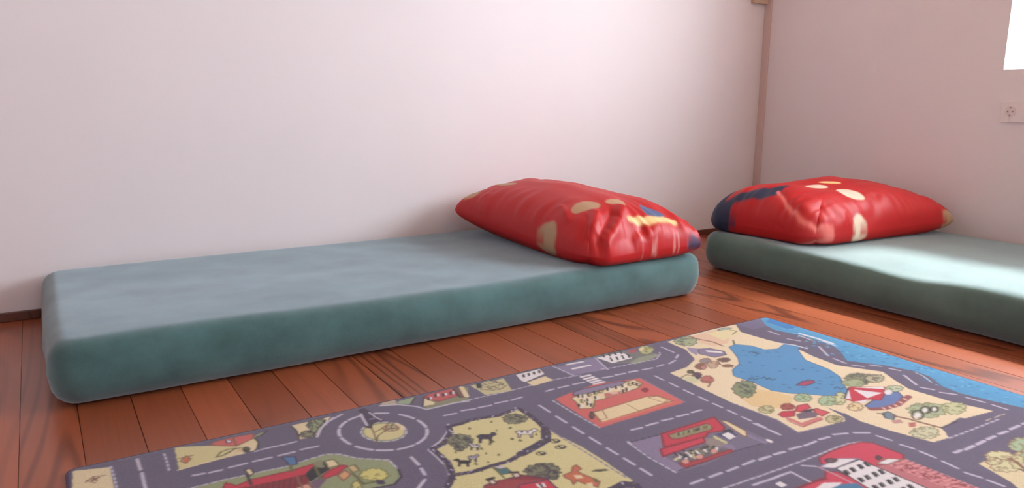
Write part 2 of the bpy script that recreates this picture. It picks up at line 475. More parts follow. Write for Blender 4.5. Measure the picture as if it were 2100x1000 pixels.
def pillow(corners, thick, zbed, seed, prints, folds, label, navy_v, power=0.42, pu=(2.4, 2.4), pv=(2.8, 2.8), rnd=(.3, .2, .2, .1)):
    """corners: near-left, near-right, far-right, far-left of the case; u across it, v along it.
    prints and folds are given by the photo pixels they are seen at and carried onto the cloth."""
    N = 220
    u = np.linspace(-1, 1, N); uu, vv = np.meshgrid(u, u)
    C = [np.array(c) for c in corners]
    def mid(a, b):
        # sides drawn in between the corners
        a2 = a * (1 - 0.05 * (1 - b ** 2) ); b2 = b * (1 - 0.035 * (1 - a ** 2))
        for (sa, sb), rc in zip(((-1, -1), (1, -1), (1, 1), (-1, 1)), rnd):      # each corner rounded by its own amount
            qa, qb = sa * a2 - (1 - rc), sb * b2 - (1 - rc); m = (qa > 0) & (qb > 0)
            f = np.ones_like(a2); f[m] = np.maximum(qa, qb)[m] / np.hypot(qa, qb)[m]
            a2 = np.where(m, sa * (1 - rc + qa * f), a2); b2 = np.where(m, sb * (1 - rc + qb * f), b2)
        s, t = (a2[..., None] + 1) / 2, (b2[..., None] + 1) / 2
        return (C[0] * (1 - s) + C[1] * s) * (1 - t) + (C[3] * (1 - s) + C[2] * s) * t
    eu = np.where(uu < 0, pu[0], pu[1]); ev = np.where(vv < 0, pv[0], pv[1])
    prof = (np.clip(1 - np.abs(uu) ** eu, 0, 1) * np.clip(1 - np.abs(vv) ** ev, 0, 1)) ** power
    low = np.array([[noise.noise(Vector((a * 1.7 + seed, b * 1.7, seed))) for a in u] for b in u])
    med = np.array([[noise.noise(Vector((a * 4 + seed, b * 3, seed * 2))) for a in u] for b in u])
    # puckers that run in from the seams
    puck = np.array([[noise.noise(Vector((a * 11 + seed, b * 1.8, 0))) for a in u] for b in u]) * np.clip((np.abs(vv) - 0.45) / 0.5, 0, 1) \
        + np.array([[noise.noise(Vector((a * 1.8, b * 13 + seed, 5))) for a in u] for b in u]) * np.clip((np.abs(uu) - 0.5) / 0.5, 0, 1)
    Mi = mid(uu, vv)
    edge = np.clip(prof * 3, 0, 1)
    top = Mi.copy()
    top[..., 2] += thick * prof * (1 + 0.10 * low) + (0.006 * med + 0.008 * puck) * edge
    def grid_mesh(Z):
        f = []
        for i in range(N - 1):
            for j in range(N - 1):
                a = i * N + j; f.append((a, a + 1, a + N + 1, a + N))
        return f
    fq = grid_mesh(top)
    bvh = BVHTree.FromPolygons([Vector(p) for p in top.reshape(-1, 3)], fq)
    def uv(px, py):
        d = Vector(ray(px, py)).normalized(); hit = bvh.ray_cast(Vector((0, 0, H)), d)
        if hit[0] is None:                                        # just off the outline: nearest point of the cloth
            best = None
            p = top.reshape(-1, 3) - np.array([0, 0, H]); dd = np.array(d)
            t = p @ dd; k_ = np.argmin(np.linalg.norm(p - t[:, None] * dd, axis=1))
            return np.array([u[k_ % N], u[k_ // N]])
        a = fq[hit[2]][0]; i, j = a // N, a % N
        p00, p10, p01 = top[i, j], top[i, j + 1], top[i + 1, j]; h = np.array(hit[0])
        e1, e2 = p10 - p00, p01 - p00
        s = np.clip(((h - p00) @ e1) / (e1 @ e1), 0, 1); t = np.clip(((h - p00) @ e2) / (e2 @ e2), 0, 1)
        return np.array([u[j] + s * (u[1] - u[0]), u[i] + t * (u[1] - u[0])])
    disp = np.zeros((N, N))
    for pts, amp, wd in folds:
        q = [uv(*p) for p in pts]; d = np.full((N, N), 9.0)
        for a, b in zip(q[:-1], q[1:]): d = np.minimum(d, seg_dist(uu, vv, a, b))
        disp += amp * np.exp(-(d / wd) ** 2)
    cv = Canvas(u, u, RED)
    if navy_v: cv.img[(uu > navy_v)] = NAVY[:3]
    for kind, pts, col, *w in prints:
        q = [uv(*p) for p in pts]
        if kind == 'fill':
            for _ in range(2):                                    # round the drawn outline
                q = [w_ for a, b in zip(q, q[1:] + q[:1]) for w_ in (0.75 * a + 0.25 * b, 0.25 * a + 0.75 * b)]
            cv.fill(q, col)
        else: cv.stroke(q, col, w[0], soft=0.012)
    cv.soften(3)
    # normals of the top for the folds
    du = np.gradient(top, axis=1); dv = np.gradient(top, axis=0); nn = np.cross(du, dv); nn /= np.linalg.norm(nn, axis=2, keepdims=True) + 1e-9
    top = top + nn * (disp * edge)[..., None]
    bot = Mi.copy(); bot[..., 2] -= 0.55 * thick * prof
    floor_z = zbed + 0.002
    bot[..., 2] = np.maximum(bot[..., 2], floor_z); top[..., 2] = np.maximum(top[..., 2], floor_z + 0.002 + 0.012 * edge)
    V = np.concatenate([top.reshape(-1, 3), bot.reshape(-1, 3)])
    cols = np.concatenate([cv.img.reshape(-1, 3)] * 2)
    fb = [(a + N * N, d + N * N, c + N * N, b + N * N) for a, b, c, d in fq]
    rim = [i for i in range(N)] + [i * N + N - 1 for i in range(1, N)] + [N * (N - 1) + j for j in range(N - 2, -1, -1)] + [i * N for i in range(N - 2, 0, -1)]
    fr_ = [(rim[(i + 1) % len(rim)], rim[i], rim[i] + N * N, rim[(i + 1) % len(rim)] + N * N) for i in range(len(rim))]
    base = np.array([sum(c[0] for c in corners) / 4, sum(c[1] for c in corners) / 4, zbed])
    me = bpy.data.meshes.new('pillow'); me.from_pydata((V - base).tolist(), [], fq + fb + fr_)
    set_colours(me, cols)
    o = link('pillow', me, m_pil, None, True); o.location = base
    md = o.modifiers.new('smooth', 'SMOOTH'); md.factor = 0.5; md.iterations = 2
    return tag(o, label, 'pillow')

def Z5(*pts): return [(900 + x / 3.3333, 350 + y / 3.3333) for x, y in pts]
def Z6(*pts): return [(1420 + x / 2.5647, 330 + y / 2.5647) for x, y in pts]
WHT = srgb(240, 205, 195)
pillow([(1.485, 1.865, 0.192), (2.015, 1.862, 0.200), (2.03, 2.66, 0.21), (1.425, 2.735, 0.255)], 0.165, MH, 1.3, [
    ('fill', Z5((130, 205), (200, 150), (290, 120), (270, 165), (190, 205)), TAN),
    ('fill', Z5((360, 97), (530, 78), (530, 92), (440, 104)), TAN),
    ('fill', Z5((900, 265), (940, 220), (1030, 205), (1110, 225), (1090, 260), (960, 290), (910, 290)), TAN),
    ('fill', Z5((1130, 210), (1180, 190), (1260, 205), (1280, 245), (1220, 235), (1150, 225)), TAN),
    ('fill', Z5((665, 430), (690, 390), (740, 355), (800, 335), (805, 450), (795, 530), (760, 525), (690, 480)), TAN),
    ('fill', Z5((1360, 225), (1420, 250), (1500, 280), (1560, 315), (1490, 318), (1400, 295)), srgb(88, 104, 140)),
    ('fill', Z5((1275, 320), (1340, 315), (1500, 315), (1610, 330), (1640, 370), (1560, 350), (1480, 360), (1440, 375), (1370, 370), (1300, 355)), YEL),
    ('fill', Z5((1730, 420), (1790, 520), (1720, 555), (1690, 545), (1735, 470)), srgb(88, 104, 140)),
    ('line', Z5((1790, 470), (1770, 500), (1715, 545)), NAVY, 0.02),
    ('line', Z5((1365, 380), (1385, 440), (1395, 520)), WHT, 0.004),
    ('line', Z5((1490, 455), (1480, 520), (1465, 575)), WHT, 0.004),
    ('line', Z5((1610, 430), (1615, 500), (1612, 560)), WHT, 0.004),
    ('line', Z5((1635, 420), (1640, 500), (1645, 540)), WHT, 0.004),
], [
    (Z5((1075, 290), (1050, 400), (1020, 510)), 0.012, 0.05),
    (Z5((1255, 260), (1200, 380), (1150, 480)), 0.014, 0.06),
    (Z5((1190, 300), (1120, 420), (1090, 520)), -0.016, 0.05),
    (Z5((1400, 400), (1300, 520), (1200, 590)), -0.010, 0.05),
    (Z5((1500, 380), (1420, 480), (1360, 560)), 0.008, 0.04),
    (Z5((840, 250), (880, 330)), 0.006, 0.04),
    (Z5((330, 170), (290, 300), (290, 400)), 0.006, 0.05),
], 'red pillow with tan patches on the mattress along the long wall', 0.93, pu=(2.4, 2.2), pv=(2.6, 4.0), rnd=(.35, .2, .2, .12))
pillow([(2.43, 1.735, 0.195), (2.375, 2.27, 0.205), (3.24, 2.24, 0.21), (3.275, 1.645, 0.215)], 0.165, MH + 0.006, 6.1, [
    ('fill', Z6((60, 450), (70, 340), (110, 250), (220, 190), (330, 150), (450, 138), (530, 126), (465, 165), (420, 190), (280, 204), (215, 218), (192, 270), (200, 340), (255, 400), (150, 455)), NAVY),
    ('fill', Z6((745, 150), (800, 145), (880, 165), (915, 205), (870, 205), (790, 180)), PALE),
    ('fill', Z6((580, 130), (650, 120), (720, 135), (700, 145), (610, 140)), PALE),
    ('fill', Z6((845, 300), (870, 275), (900, 300), (930, 360), (920, 400), (830, 420), (850, 350)), PALE),
    ('fill', Z6((1310, 260), (1350, 265), (1385, 320), (1380, 345), (1320, 355), (1320, 300)), TAN),
    ('fill', Z6((650, 107), (780, 110), (780, 120), (690, 118)), YEL),
    ('line', Z6((450, 160), (500, 240), (570, 310), (650, 365), (740, 390)), srgb(228, 120, 112), 0.030),
], [
    (Z6((460, 170), (500, 240), (570, 310), (650, 365), (740, 390)), 0.005, 0.05),
    (Z6((560, 210), (620, 280), (680, 350)), -0.006, 0.12),
    (Z6((800, 260), (800, 340), (785, 410)), -0.004, 0.04),
    (Z6((960, 180), (960, 300), (930, 380)), 0.006, 0.06),
], 'red pillow with a dark blue end on the mattress at the right', 0.62, pu=(2.6, 2.6), pv=(5.0, 2.8), rnd=(.35, .35, .2, .15))

# ------------------------------------------------------------------ the play rug
RZ = 0.007
RY1, RY0, RW = 1.572, 0.245, 2.0
def xl(y): return -0.008 + 0.0 * y
def xr(y): return 1.986 + 0.0 * y
def dip(u, v): return 0.012 * np.sin(np.pi * np.clip(u / RW, 0, 1)) * (v - RY0) / (RY1 - RY0)   # the far edge bows a little
def to_rug(px, py):
    p = on_z(px, py, RZ); u = RW * (p[0] - xl(p[1])) / (xr(p[1]) - xl(p[1])); return (u, p[1] + dip(u, p[1]))
def zoomer(x0, y0, s):
    return lambda *pts: [to_rug(x0 + x / s, y0 + y / s) for x, y in pts]
A = zoomer(100, 700, 3.3333); B = zoomer(650, 700, 3.3333); C = zoomer(1050, 640, 2.7783); D = zoomer(1500, 640, 2.7783)
E_ = zoomer(430, 860, 5.25); F_ = zoomer(860, 820, 5.25); G = zoomer(1560, 860, 3.8889); HH = zoomer(1120, 760, 7.0)
I = zoomer(1280, 830, 6.5625); J = zoomer(1560, 740, 5.25); K = zoomer(1180, 640, 5.25); L = zoomer(640, 780, 6.5625); PX = zoomer(0, 0, 1.0)

ROAD = srgb(104, 96, 120); LINE = srgb(206, 200, 218); INK = srgb(58, 46, 58); LILAC = srgb(140, 128, 158)
FIELD = srgb(222, 213, 154); SAND = srgb(242, 224, 186); GRASS = srgb(152, 164, 122); MINT = srgb(176, 202, 160)
LAKE = srgb(84, 152, 204); SEA = srgb(80, 160, 208); RRED = srgb(206, 48, 70); SALM = srgb(216, 104, 98); DRED = srgb(140, 36, 48)
BUSH = srgb(140, 142, 110); CREAM = srgb(236, 220, 176); WH = srgb(240, 236, 238); TEAL = srgb(70, 120, 128); BLK = srgb(34, 28, 32)
ORG = srgb(206, 112, 74); OLIVE = srgb(110, 106, 62); PURP = srgb(70, 56, 84); BRN = srgb(140, 96, 74); PINK = srgb(214, 130, 124)

U = np.linspace(0, RW, 1010)
V = np.concatenate([np.linspace(RY0, 0.56, 54)[:-1], np.linspace(0.56, RY1, 513)])
cv = Canvas(U, V, ROAD)
rr = random.Random(11)
fill, stroke, dashes = cv.fill, cv.stroke, cv.dashes
def outline(pts, col, oc=INK, w=0.0035): fill(pts, col); stroke(pts, oc, w, True)
def sep(fn, pairs, col=LINE, w=0.006):
    for a, b in pairs: stroke(fn(a, b), col, w)
def bush(fn, c, rx, ry, s, col=BUSH, ink=INK, seed=0, marks=14):
    """leafy clump: lumpy fill, wavy outline, short inked leaf marks; sizes in zoom pixels"""
    rnd = random.Random(seed); pts = []
    for i in range(60):
        t = 2 * math.pi * i / 60; k_ = 1 + 0.06 * math.sin(9 * t + seed) + 0.07 * math.sin(14 * t + 2 * seed) + 0.05 * math.sin(3 * t + seed)
        pts.append((c[0] + rx * k_ * math.cos(t), c[1] + ry * k_ * math.sin(t)))
    q = fn(*pts); fill(q, col); stroke(q, ink, 0.0028, True, a=0.75)
    for _ in range(marks):
        t = rnd.uniform(0, 6.28); k_ = math.sqrt(rnd.random()) * 0.85
        x, y = c[0] + rx * k_ * math.cos(t), c[1] + ry * k_ * math.sin(t)
        w = rx * 0.13; h = ry * 0.2
        stroke(fn((x - w, y), (x - w * .4, y - h), (x + w * .5, y - h * .6), (x + w, y + h * .3)), ink, 0.0026, a=0.7)
def animal(fn, c, w, h, col, ink=INK, flip=1):
    """four-legged beast drawn from the side"""
    P = [(-1, -.35), (-.55, -.6), (.4, -.6), (.6, -.95), (.85, -1), (1.1, -.7), (.95, -.45), (.7, -.4), (.55, .1), (.6, .9), (.42, .9), (.35, .2), (-.5, .2), (-.55, .9), (-.75, .9), (-.75, .1), (-.95, -.1)]
    q = fn(*[(c[0] + flip * x * w, c[1] + y * h) for x, y in P]); fill(q, col); stroke(q, ink, 0.003, True)
    for dx, dy in ((-.4, -.3), (.1, -.25)):
        b = fn(*[(c[0] + flip * w * (dx + .18 * math.cos(t)), c[1] + h * (dy + .2 * math.sin(t))) for t in np.linspace(0, 6.28, 9)])
        fill(b, ink)
def stones(fn, pts, wd):
    """dry-stone wall seen as a band of small dark and pale stones"""
    q = fn(*pts); stroke(q, PURP, wd)
    for a, b in zip(q[:-1], q[1:]):
        a, b = np.array(a), np.array(b); n = max(2, int(np.linalg.norm(b - a) / 0.007))
        nrm = np.array([-(b - a)[1], (b - a)[0]]); nrm /= np.linalg.norm(nrm) + 1e-9
        for i in range(n):
            p = a + (b - a) * (i + rr.random()) / n + nrm * rr.uniform(-.42, .42) * wd
            stroke([p, p + nrm * rr.uniform(-.006, .006) + (b - a) / n * .5], rr.choice((INK, LILAC, BLK, OLIVE, LINE)), 0.003)
def kerb(fn, pts, col=LINE, on=0.010, off=0.007, w=0.004): dashes(fn(*pts), col, w, on, off)

# left strip and its lane
fill(A((165, 880), (415, 855), (445, 1000), (470, 1200), (150, 1200)), CREAM)
kerb(A, [(425, 850), (465, 1000), (500, 1150)], LINE)
stroke(A((250, 960), (290, 930), (330, 950), (300, 920), (390, 910)), BRN, 0.003); stroke(A((260, 945), (320, 965)), BRN, 0.003); stroke(A((300, 945), (340, 925)), BRN, 0.006)
sep(A, [((605, 800), (628, 875)), ((636, 895), (662, 1000)), ((668, 1020), (690, 1120))])
# field with the red house at the edge
fill(E_((-380, 300), (-260, 290), (-20, 280), (290, 290), (475, 200), (520, 230), (500, 330), (380, 360), (0, 450), (-190, 500), (-330, 535), (-350, 440)), FIELD)
fill(E_((300, 300), (480, 215), (520, 240), (490, 330), (370, 352), (160, 405)), CREAM)
kerb(A, [(790, 765), (825, 880)], LINE)
stroke(E_((-340, 540), (0, 452), (160, 410), (380, 362)), SAND, 0.004)
stroke(A((870, 800), (930, 790), (990, 775)), BRN, 0.003); stroke(A((900, 815), (940, 780), (970, 800), (940, 830), (900, 815)), BRN, 0.004); fill(A((915, 800), (955, 790), (965, 815), (930, 825)), ORG)
outline(E_((0, 268), (60, 235), (250, 190), (465, 150), (475, 200), (290, 285), (100, 280)), SALM, BRN)
fill(E_((160, 225), (235, 215), (235, 250), (170, 255)), PURP); fill(E_((185, 225), (225, 222), (222, 245), (190, 247)), WH)
stroke(E_((250, 195), (290, 285)), BRN, 0.004)
stroke(E_((70, 405), (120, 350), (200, 320), (280, 310), (220, 350), (150, 385), (90, 400)), OLIVE, 0.004); stroke(E_((170, 370), (270, 320), (350, 300)), OLIVE, 0.004)
fill(E_((280, 350), (320, 310), (365, 310), (380, 345)), srgb(222, 190, 140))
bush(E_, (395, 325), 35, 28, 1, OLIVE, INK, 3, 5)
fill(E_((475, 185), (530, 150), (610, 120), (560, 165), (500, 200)), GRASS); stroke(E_((480, 200), (560, 165), (620, 115)), INK, 0.004)
stroke(E_((490, 205), (525, 250), (515, 310), (490, 335)), INK, 0.004)
# second field with a hedge
fill(E_((880, 65), (1110, 15), (1300, -30), (1240, 60), (1170, 180), (965, 215), (950, 140)), CREAM)
stroke(E_((880, 70), (935, 120), (955, 170), (962, 215)), INK, 0.004)
bush(E_, (1120, 60), 70, 45, 1, GRASS, INK, 5, 12); bush(E_, (1060, 160), 85, 40, 1, BUSH, INK, 6, 14); bush(E_, (1200, 30), 50, 36, 1, GRASS, INK, 7, 8)
stroke(E_((1155, 190), (1190, 110), (1260, 40), (1330, -20)), LINE, 0.005); stroke(E_((1120, 170), (1160, 90), (1230, 25)), INK, 0.003)
sep(E_, [((495, 345), (520, 338)), ((560, 325), (635, 308)), ((660, 300), (735, 286)), ((760, 280), (830, 265)), ((850, 260), (930, 240))], w=0.0055)
sep(E_, [((0, 572), (130, 545)), ((210, 520), (400, 475)), ((470, 455), (665, 410)), ((745, 390), (915, 350)), ((985, 325), (1165, 290)), ((-180, 600), (-60, 580))])
# roundabout
def ell(cx, cy, rx, ry, a0=0, a1=360, n=48): return [(cx + rx * math.cos(math.radians(a)), cy + ry * math.sin(math.radians(a))) for a in np.linspace(a0, a1, n)]
for a0, a1 in ((252, 276), (292, 314), (322, 346), (352, 372), (17, 40), (47, 70), (78, 98), (104, 128), (138, 160), (166, 188), (194, 214), (220, 238)):
    stroke(L(*ell(955, 690, 595, 250, a0, a1, 8)), LINE, 0.007)
fill(L(*ell(965, 690, 300, 128)), GRASS); fill(L(*ell(970, 690, 270, 108)), FIELD)
dashes(L(*ell(965, 690, 305, 130)), LINE, 0.004, 0.012, 0.008)
fill(L((1130, 560), (1250, 620), (1240, 670), (1130, 640)), CREAM); bush(L, (1060, 640), 110, 40, 1, srgb(196, 186, 150), BRN, 4, 8)
outline(L((640, 390), (700, 380), (820, 450), (960, 545), (850, 560), (800, 590), (800, 640), (730, 630), (690, 540)), PURP, INK, 0.004)
stroke(L((655, 450), (690, 520), (740, 600)), LINE, 0.006); stroke(L((770, 430), (850, 490), (930, 530)), LINE, 0.004); stroke(L((780, 520), (830, 510)), LILAC, 0.006)
for q in ([(800, 640), (830, 700), (860, 800), (870, 850)], [(860, 800), (890, 740), (960, 690), (1060, 640), (1160, 640)], [(830, 700), (950, 640)], [(980, 690), (1000, 600), (1040, 560)], [(1060, 640), (1090, 570)], [(870, 850), (880, 760)]):
    stroke(L(*q), BRN if rr.random() < .5 else OLIVE, 0.0035)
bush(L, (60, 610), 110, 90, 1, GRASS, INK, 9, 12); stroke(L((70, 760), (110, 660), (200, 560), (400, 455)), LINE, 0.006); stroke(L((30, 720), (100, 620), (180, 530)), INK, 0.003)
# strip at the far edge right of the roundabout
fill(L((900, 350), (960, 280), (1110, 250), (1150, 320), (1000, 345)), srgb(190, 176, 150)); fill(L((1150, 285), (1400, 215), (1320, 322), (1160, 316)), srgb(158, 176, 140))
fill(L((1390, 215), (1510, 200), (1495, 345), (1325, 322)), ROAD); stroke(L((1390, 220), (1325, 322)), INK, 0.004); stroke(L((1505, 220), (1490, 340)), INK, 0.004)
fill(L((1510, 225), (2100, 80), (2100, 275), (1750, 335), (1560, 390), (1500, 345)), BUSH); fill(L((1515, 245), (1650, 295), (1640, 320), (1500, 345)), CREAM)
outline(L((1510, 235), (1560, 185), (1890, 105), (1960, 205), (1700, 280), (1580, 255)), srgb(200, 92, 92), DRED)
for i, (x, y) in enumerate(((1570, 250), (1665, 205), (1770, 195), (1870, 175))):
    fill(L((x - 25, y - 20), (x + 10, y - 28), (x + 18, y + 12), (x - 16, y + 20)), BLK); fill(L((x + 15, y - 24), (x + 40, y - 30), (x + 46, y + 2), (x + 20, y + 10)), WH)
outline(L((1890, 105), (2030, 75), (2090, 220), (1990, 225)), srgb(120, 84, 78)); stroke(L((2010, 90), (2080, 210)), CREAM, 0.012)
stroke(L((920, 342), (1160, 327), (1400, 350), (1545, 388), (1750, 340), (1900, 300), (2110, 273)), LINE, 0.0055)
# terraces on the far edge
def terrace(fn, pts, col): outline(fn(*pts), col, INK, 0.003)
kerb(B, [(770, 460), (1000, 405), (1300, 340), (1620, 265), (1800, 235)])
fill(B((1050, 300), (1275, 250), (1335, 335), (1150, 365)), srgb(206, 198, 150)); bush(B, (1190, 300), 90, 32, 1, srgb(206, 198, 150), INK, 13, 20); fill(B((1085, 290), (1120, 282), (1130, 315), (1095, 320)), BLK)
terrace(B, [(1355, 228), (1525, 188), (1560, 225), (1420, 282), (1390, 268)], WH)
for i in range(4):
    x, y = 1400 + i * 36, 238 - i * 9; fill(B((x, y - 8), (x + 16, y - 14), (x + 24, y + 6), (x + 8, y + 10)), BLK)
fill(B((1435, 282), (1560, 240), (1615, 268), (1480, 306)), CREAM)
fill(B((1630, 180), (1900, 110), (1985, 192), (1750, 236)), LILAC); stroke(B((1610, 170), (1760, 240)), LINE, 0.004); stroke(B((1900, 110), (1990, 195)), LINE, 0.004)
sep(B, [((1710, 160), (1815, 140)), ((1750, 190), (1865, 165))], WH, 0.009)
sep(HH, [((505, 100), (625, 72)), ((550, 130), (675, 98)), ((600, 155), (728, 120)), ((645, 178), (775, 145)), ((690, 203), (825, 168))], WH, 0.009)
# long street dashes
sep(HH, [((0, 300), (110, 270)), ((180, 255), (320, 222)), ((390, 205), (545, 175)), ((820, 110), (955, 85)), ((1000, 70), (1130, 42)), ((1190, 28), (1310, 2))])
sep(B, [((870, 505), (950, 488)), ((990, 470), (1080, 455)), ((1105, 448), (1190, 432)), ((1220, 420), (1300, 405)), ((1330, 400), (1400, 380))])
fill(K((110, 500), (230, 480), (380, 560), (620, 540), (860, 440), (560, 410), (210, 450)), srgb(120, 122, 120)); fill(K((580, 545), (690, 480), (860, 440), (910, 452), (820, 500), (640, 560)), srgb(150, 158, 132))
terrace(K, [(215, 490), (500, 425), (625, 490), (400, 552)], WH)
for r_ in range(2):
    for i in range(4):
        x, y = 280 + i * 62 + r_ * 85, 470 - i * 13 + r_ * 42; fill(K((x, y - 22), (x + 18, y - 26), (x + 44, y + 14), (x + 22, y + 18)), BLK)
kerb(K, [(280, 615), (400, 600), (560, 565), (720, 530), (870, 500), (915, 440), (905, 425)])
bush(K, (760, 400), 80, 45, 1, srgb(190, 192, 130), OLIVE, 15, 14); fill(K((560, 410), (650, 385), (660, 425), (590, 440)), srgb(176, 84, 90)); fill(K((690, 380), (740, 375), (730, 405), (690, 410)), CREAM)
sep(K, [((290, 715), (390, 695)), ((430, 680), (535, 660)), ((575, 645), (660, 630)), ((720, 620), (830, 597)), ((880, 582), (950, 560)), ((1010, 550), (1075, 512)), ((1085, 485), (1108, 450)), ((930, 370), (1060, 425))])
# red hotel block
fill(HH((130, 410), (380, 310), (700, 205), (1200, 130), (1350, 105), (1990, 450), (780, 812)), SALM)
kerb(HH, [(100, 430), (440, 630), (760, 812)]); kerb(HH, [(1350, 105), (2000, 445)], LILAC)
outline(HH((385, 320), (480, 280), (900, 190), (1120, 150), (1160, 195), (1020, 235), (480, 355), (390, 360)), LILAC, PURP)
outline(HH((360, 400), (480, 350), (720, 310), (1050, 225), (1160, 160), (1260, 130), (1380, 185), (1320, 250), (1040, 350), (830, 410), (700, 430), (670, 540), (480, 545), (430, 450)), CREAM, OLIVE)
for x, y in ((460, 370), (520, 375), (600, 350), (690, 325), (760, 305), (880, 275), (1000, 250), (1090, 225), (500, 440), (590, 425), (700, 395), (590, 480), (1150, 275), (1240, 185), (1100, 300), (470, 500), (640, 500), (1180, 200), (1300, 200)):
    fill(HH((x - 18, y - 24), (x + 14, y - 30), (x + 20, y + 18), (x - 10, y + 24)), rr.choice((BLK, OLIVE, INK)))
    stroke(HH((x + 22, y - 20), (x + 60, y - 2), (x + 20, y + 26)), rr.choice((BRN, OLIVE, WH)), 0.003)
fill(HH((830, 330), (1080, 300), (1080, 350), (850, 400)), srgb(196, 120, 108)); fill(HH((870, 320), (1000, 300), (1050, 330), (960, 345)), srgb(230, 190, 170))
bush(HH, (1420, 278), 45, 30, 1, srgb(150, 46, 50), DRED, 17, 5)
outline(HH((672, 600), (1440, 375), (1600, 358), (1812, 430), (800, 742)), srgb(238, 218, 172), srgb(150, 104, 70), 0.004)
for q in ([(672, 600), (800, 560), (875, 680), (740, 715)], [(1150, 480), (1330, 575)], [(1470, 390), (1590, 365), (1760, 425), (1680, 455), (1470, 390)]): stroke(HH(*q), srgb(150, 116, 80), 0.003)
stroke(HH((800, 745), (1300, 605), (1815, 450)), srgb(226, 130, 104), 0.006); bush(HH, (655, 640), 30, 50, 1, BRN, INK, 19, 5)
# cow pasture
fill(F_((300, 300), (470, 240), (800, 170), (1060, 90), (1200, 160), (1390, 315), (1760, 500), (2130, 745), (2300, 870), (1990, 960), (1600, 1200), (270, 1200), (270, 945), (350, 820), (330, 700), (220, 600), (130, 540), (200, 480), (300, 400)), FIELD)
stroke(F_((310, 260), (300, 350), (230, 440), (100, 535), (200, 620), (300, 720), (325, 800), (320, 880), (260, 960)), LINE, 0.005)
stones(F_, [(310, 285), (450, 250), (560, 205), (700, 180), (850, 160), (950, 125), (1070, 90), (1180, 155), (1290, 240), (1360, 310)], 0.013)
stones(F_, [(1360, 310), (1365, 420), (1250, 490), (1100, 570)], 0.022); stones(F_, [(1100, 570), (960, 650), (780, 700), (560, 770), (370, 800)], 0.013)
stones(F_, [(320, 290), (335, 350), (260, 470), (140, 530), (230, 600), (310, 680), (345, 760), (350, 830), (320, 900), (280, 960)], 0.014)
bush(F_, (1030, 195), 130, 52, 1, BUSH, INK, 21, 26); bush(F_, (440, 440), 135, 78, 1, BUSH, INK, 22, 34); bush(F_, (430, 520), 50, 26, 1, BUSH, INK, 23, 8)
bush(F_, (1330, 750), 190, 78, 1, srgb(128, 128, 100), INK, 24, 36); bush(F_, (1440, 800), 60, 50, 1, srgb(120, 120, 96), INK, 25, 10)
animal(F_, (720, 400), 100, 60, PURP, BLK); animal(F_, (590, 495), 60, 40, WH, INK, -1); animal(F_, (1150, 350), 115, 50, WH, INK); animal(F_, (470, 670), 80, 42, BLK, BLK, -1); animal(F_, (580, 620), 55, 42, LINE, INK)
for x, y in ((540, 300), (775, 225), (830, 318), (980, 290), (790, 435), (1000, 410), (1085, 425), (760, 465), (715, 565), (855, 580), (740, 660), (610, 680), (390, 560), (375, 640), (670, 515), (1260, 360)):
    w = rr.uniform(12, 26); fill(F_((x - w, y + 6), (x - w * .3, y - 14), (x + w * .4, y - 10), (x + w, y + 8), (x, y + 14)), OLIVE)
for x, y, w in ((1460, 430, 50), (1520, 495, 55), (1310, 565, 50)):
    stroke(F_(*ell(x, y, w, 20, 0, 360, 14)), INK, 0.003); stroke(F_((x - w * .4, y - 10), (x + w * .2, y + 10), (x + w, y - 4)), INK, 0.005)
fill(F_((1865, 760), (1890, 740), (2010, 735), (2030, 755), (1930, 770)), OLIVE); stroke(F_((1865, 760), (2030, 750)), INK, 0.004)
outline(F_((800, 715), (870, 735), (940, 720), (1005, 775), (880, 795)), TEAL, OLIVE); fill(F_((790, 712), (870, 700), (940, 705), (880, 728)), LINE); stroke(F_((790, 715), (915, 830)), OLIVE, 0.004)
outline(F_((700, 915), (780, 885), (1100, 795), (1370, 830), (1490, 955), (1560, 1200), (640, 1200)), DRED, PURP)
for i in range(16): stroke(F_((700 + i * 24, 945), (860 + i * 30, 850)), srgb(170, 70, 70), 0.002)
outline(F_((1080, 910), (1380, 848), (1500, 955), (1540, 1100), (1000, 1100)), RRED, PURP); fill(F_((1260, 900), (1340, 885), (1360, 930), (1280, 940)), BLK); sep(F_, [((1270, 900), (1300, 935)), ((1330, 890), (1350, 925))], WH, 0.005)
outline(F_((740, 860), (800, 850), (835, 890), (780, 905)), srgb(232, 206, 190)); outline(F_((1000, 790), (1060, 770), (1090, 810), (1030, 830)), srgb(232, 206, 190)); stroke(F_((730, 850), (800, 830)), BLK, 0.008); stroke(F_((980, 770), (1060, 765)), BLK, 0.006)
outline(F_((1550, 800), (1640, 765), (1650, 710), (1690, 690), (1745, 735), (1700, 760), (1760, 790), (1860, 830), (1945, 870), (1920, 935), (1850, 900), (1780, 895), (1700, 860), (1660, 900), (1630, 850), (1570, 830)), ORG, BRN)
fill(F_((1660, 800), (1740, 800), (1770, 830), (1690, 840)), CREAM); fill(F_((1800, 890), (1860, 880), (1880, 945), (1830, 945)), CREAM); fill(F_((1860, 830), (1920, 840), (1920, 890), (1880, 870)), OLIVE)
stones(C, [(470, 1090), (570, 1010), (640, 975), (700, 985), (760, 1060)], 0.02)
# street between pasture and hotel
for i in range(7):
    t0, t1 = i / 7, (i + .62) / 7; p, q = np.array((155, 530)), np.array((830, 950)); a, b = p + (q - p) * t0, p + (q - p) * t1
    sep(C, [(tuple(a), tuple(b))])
kerb(C, [(215, 665), (650, 940)], LILAC)
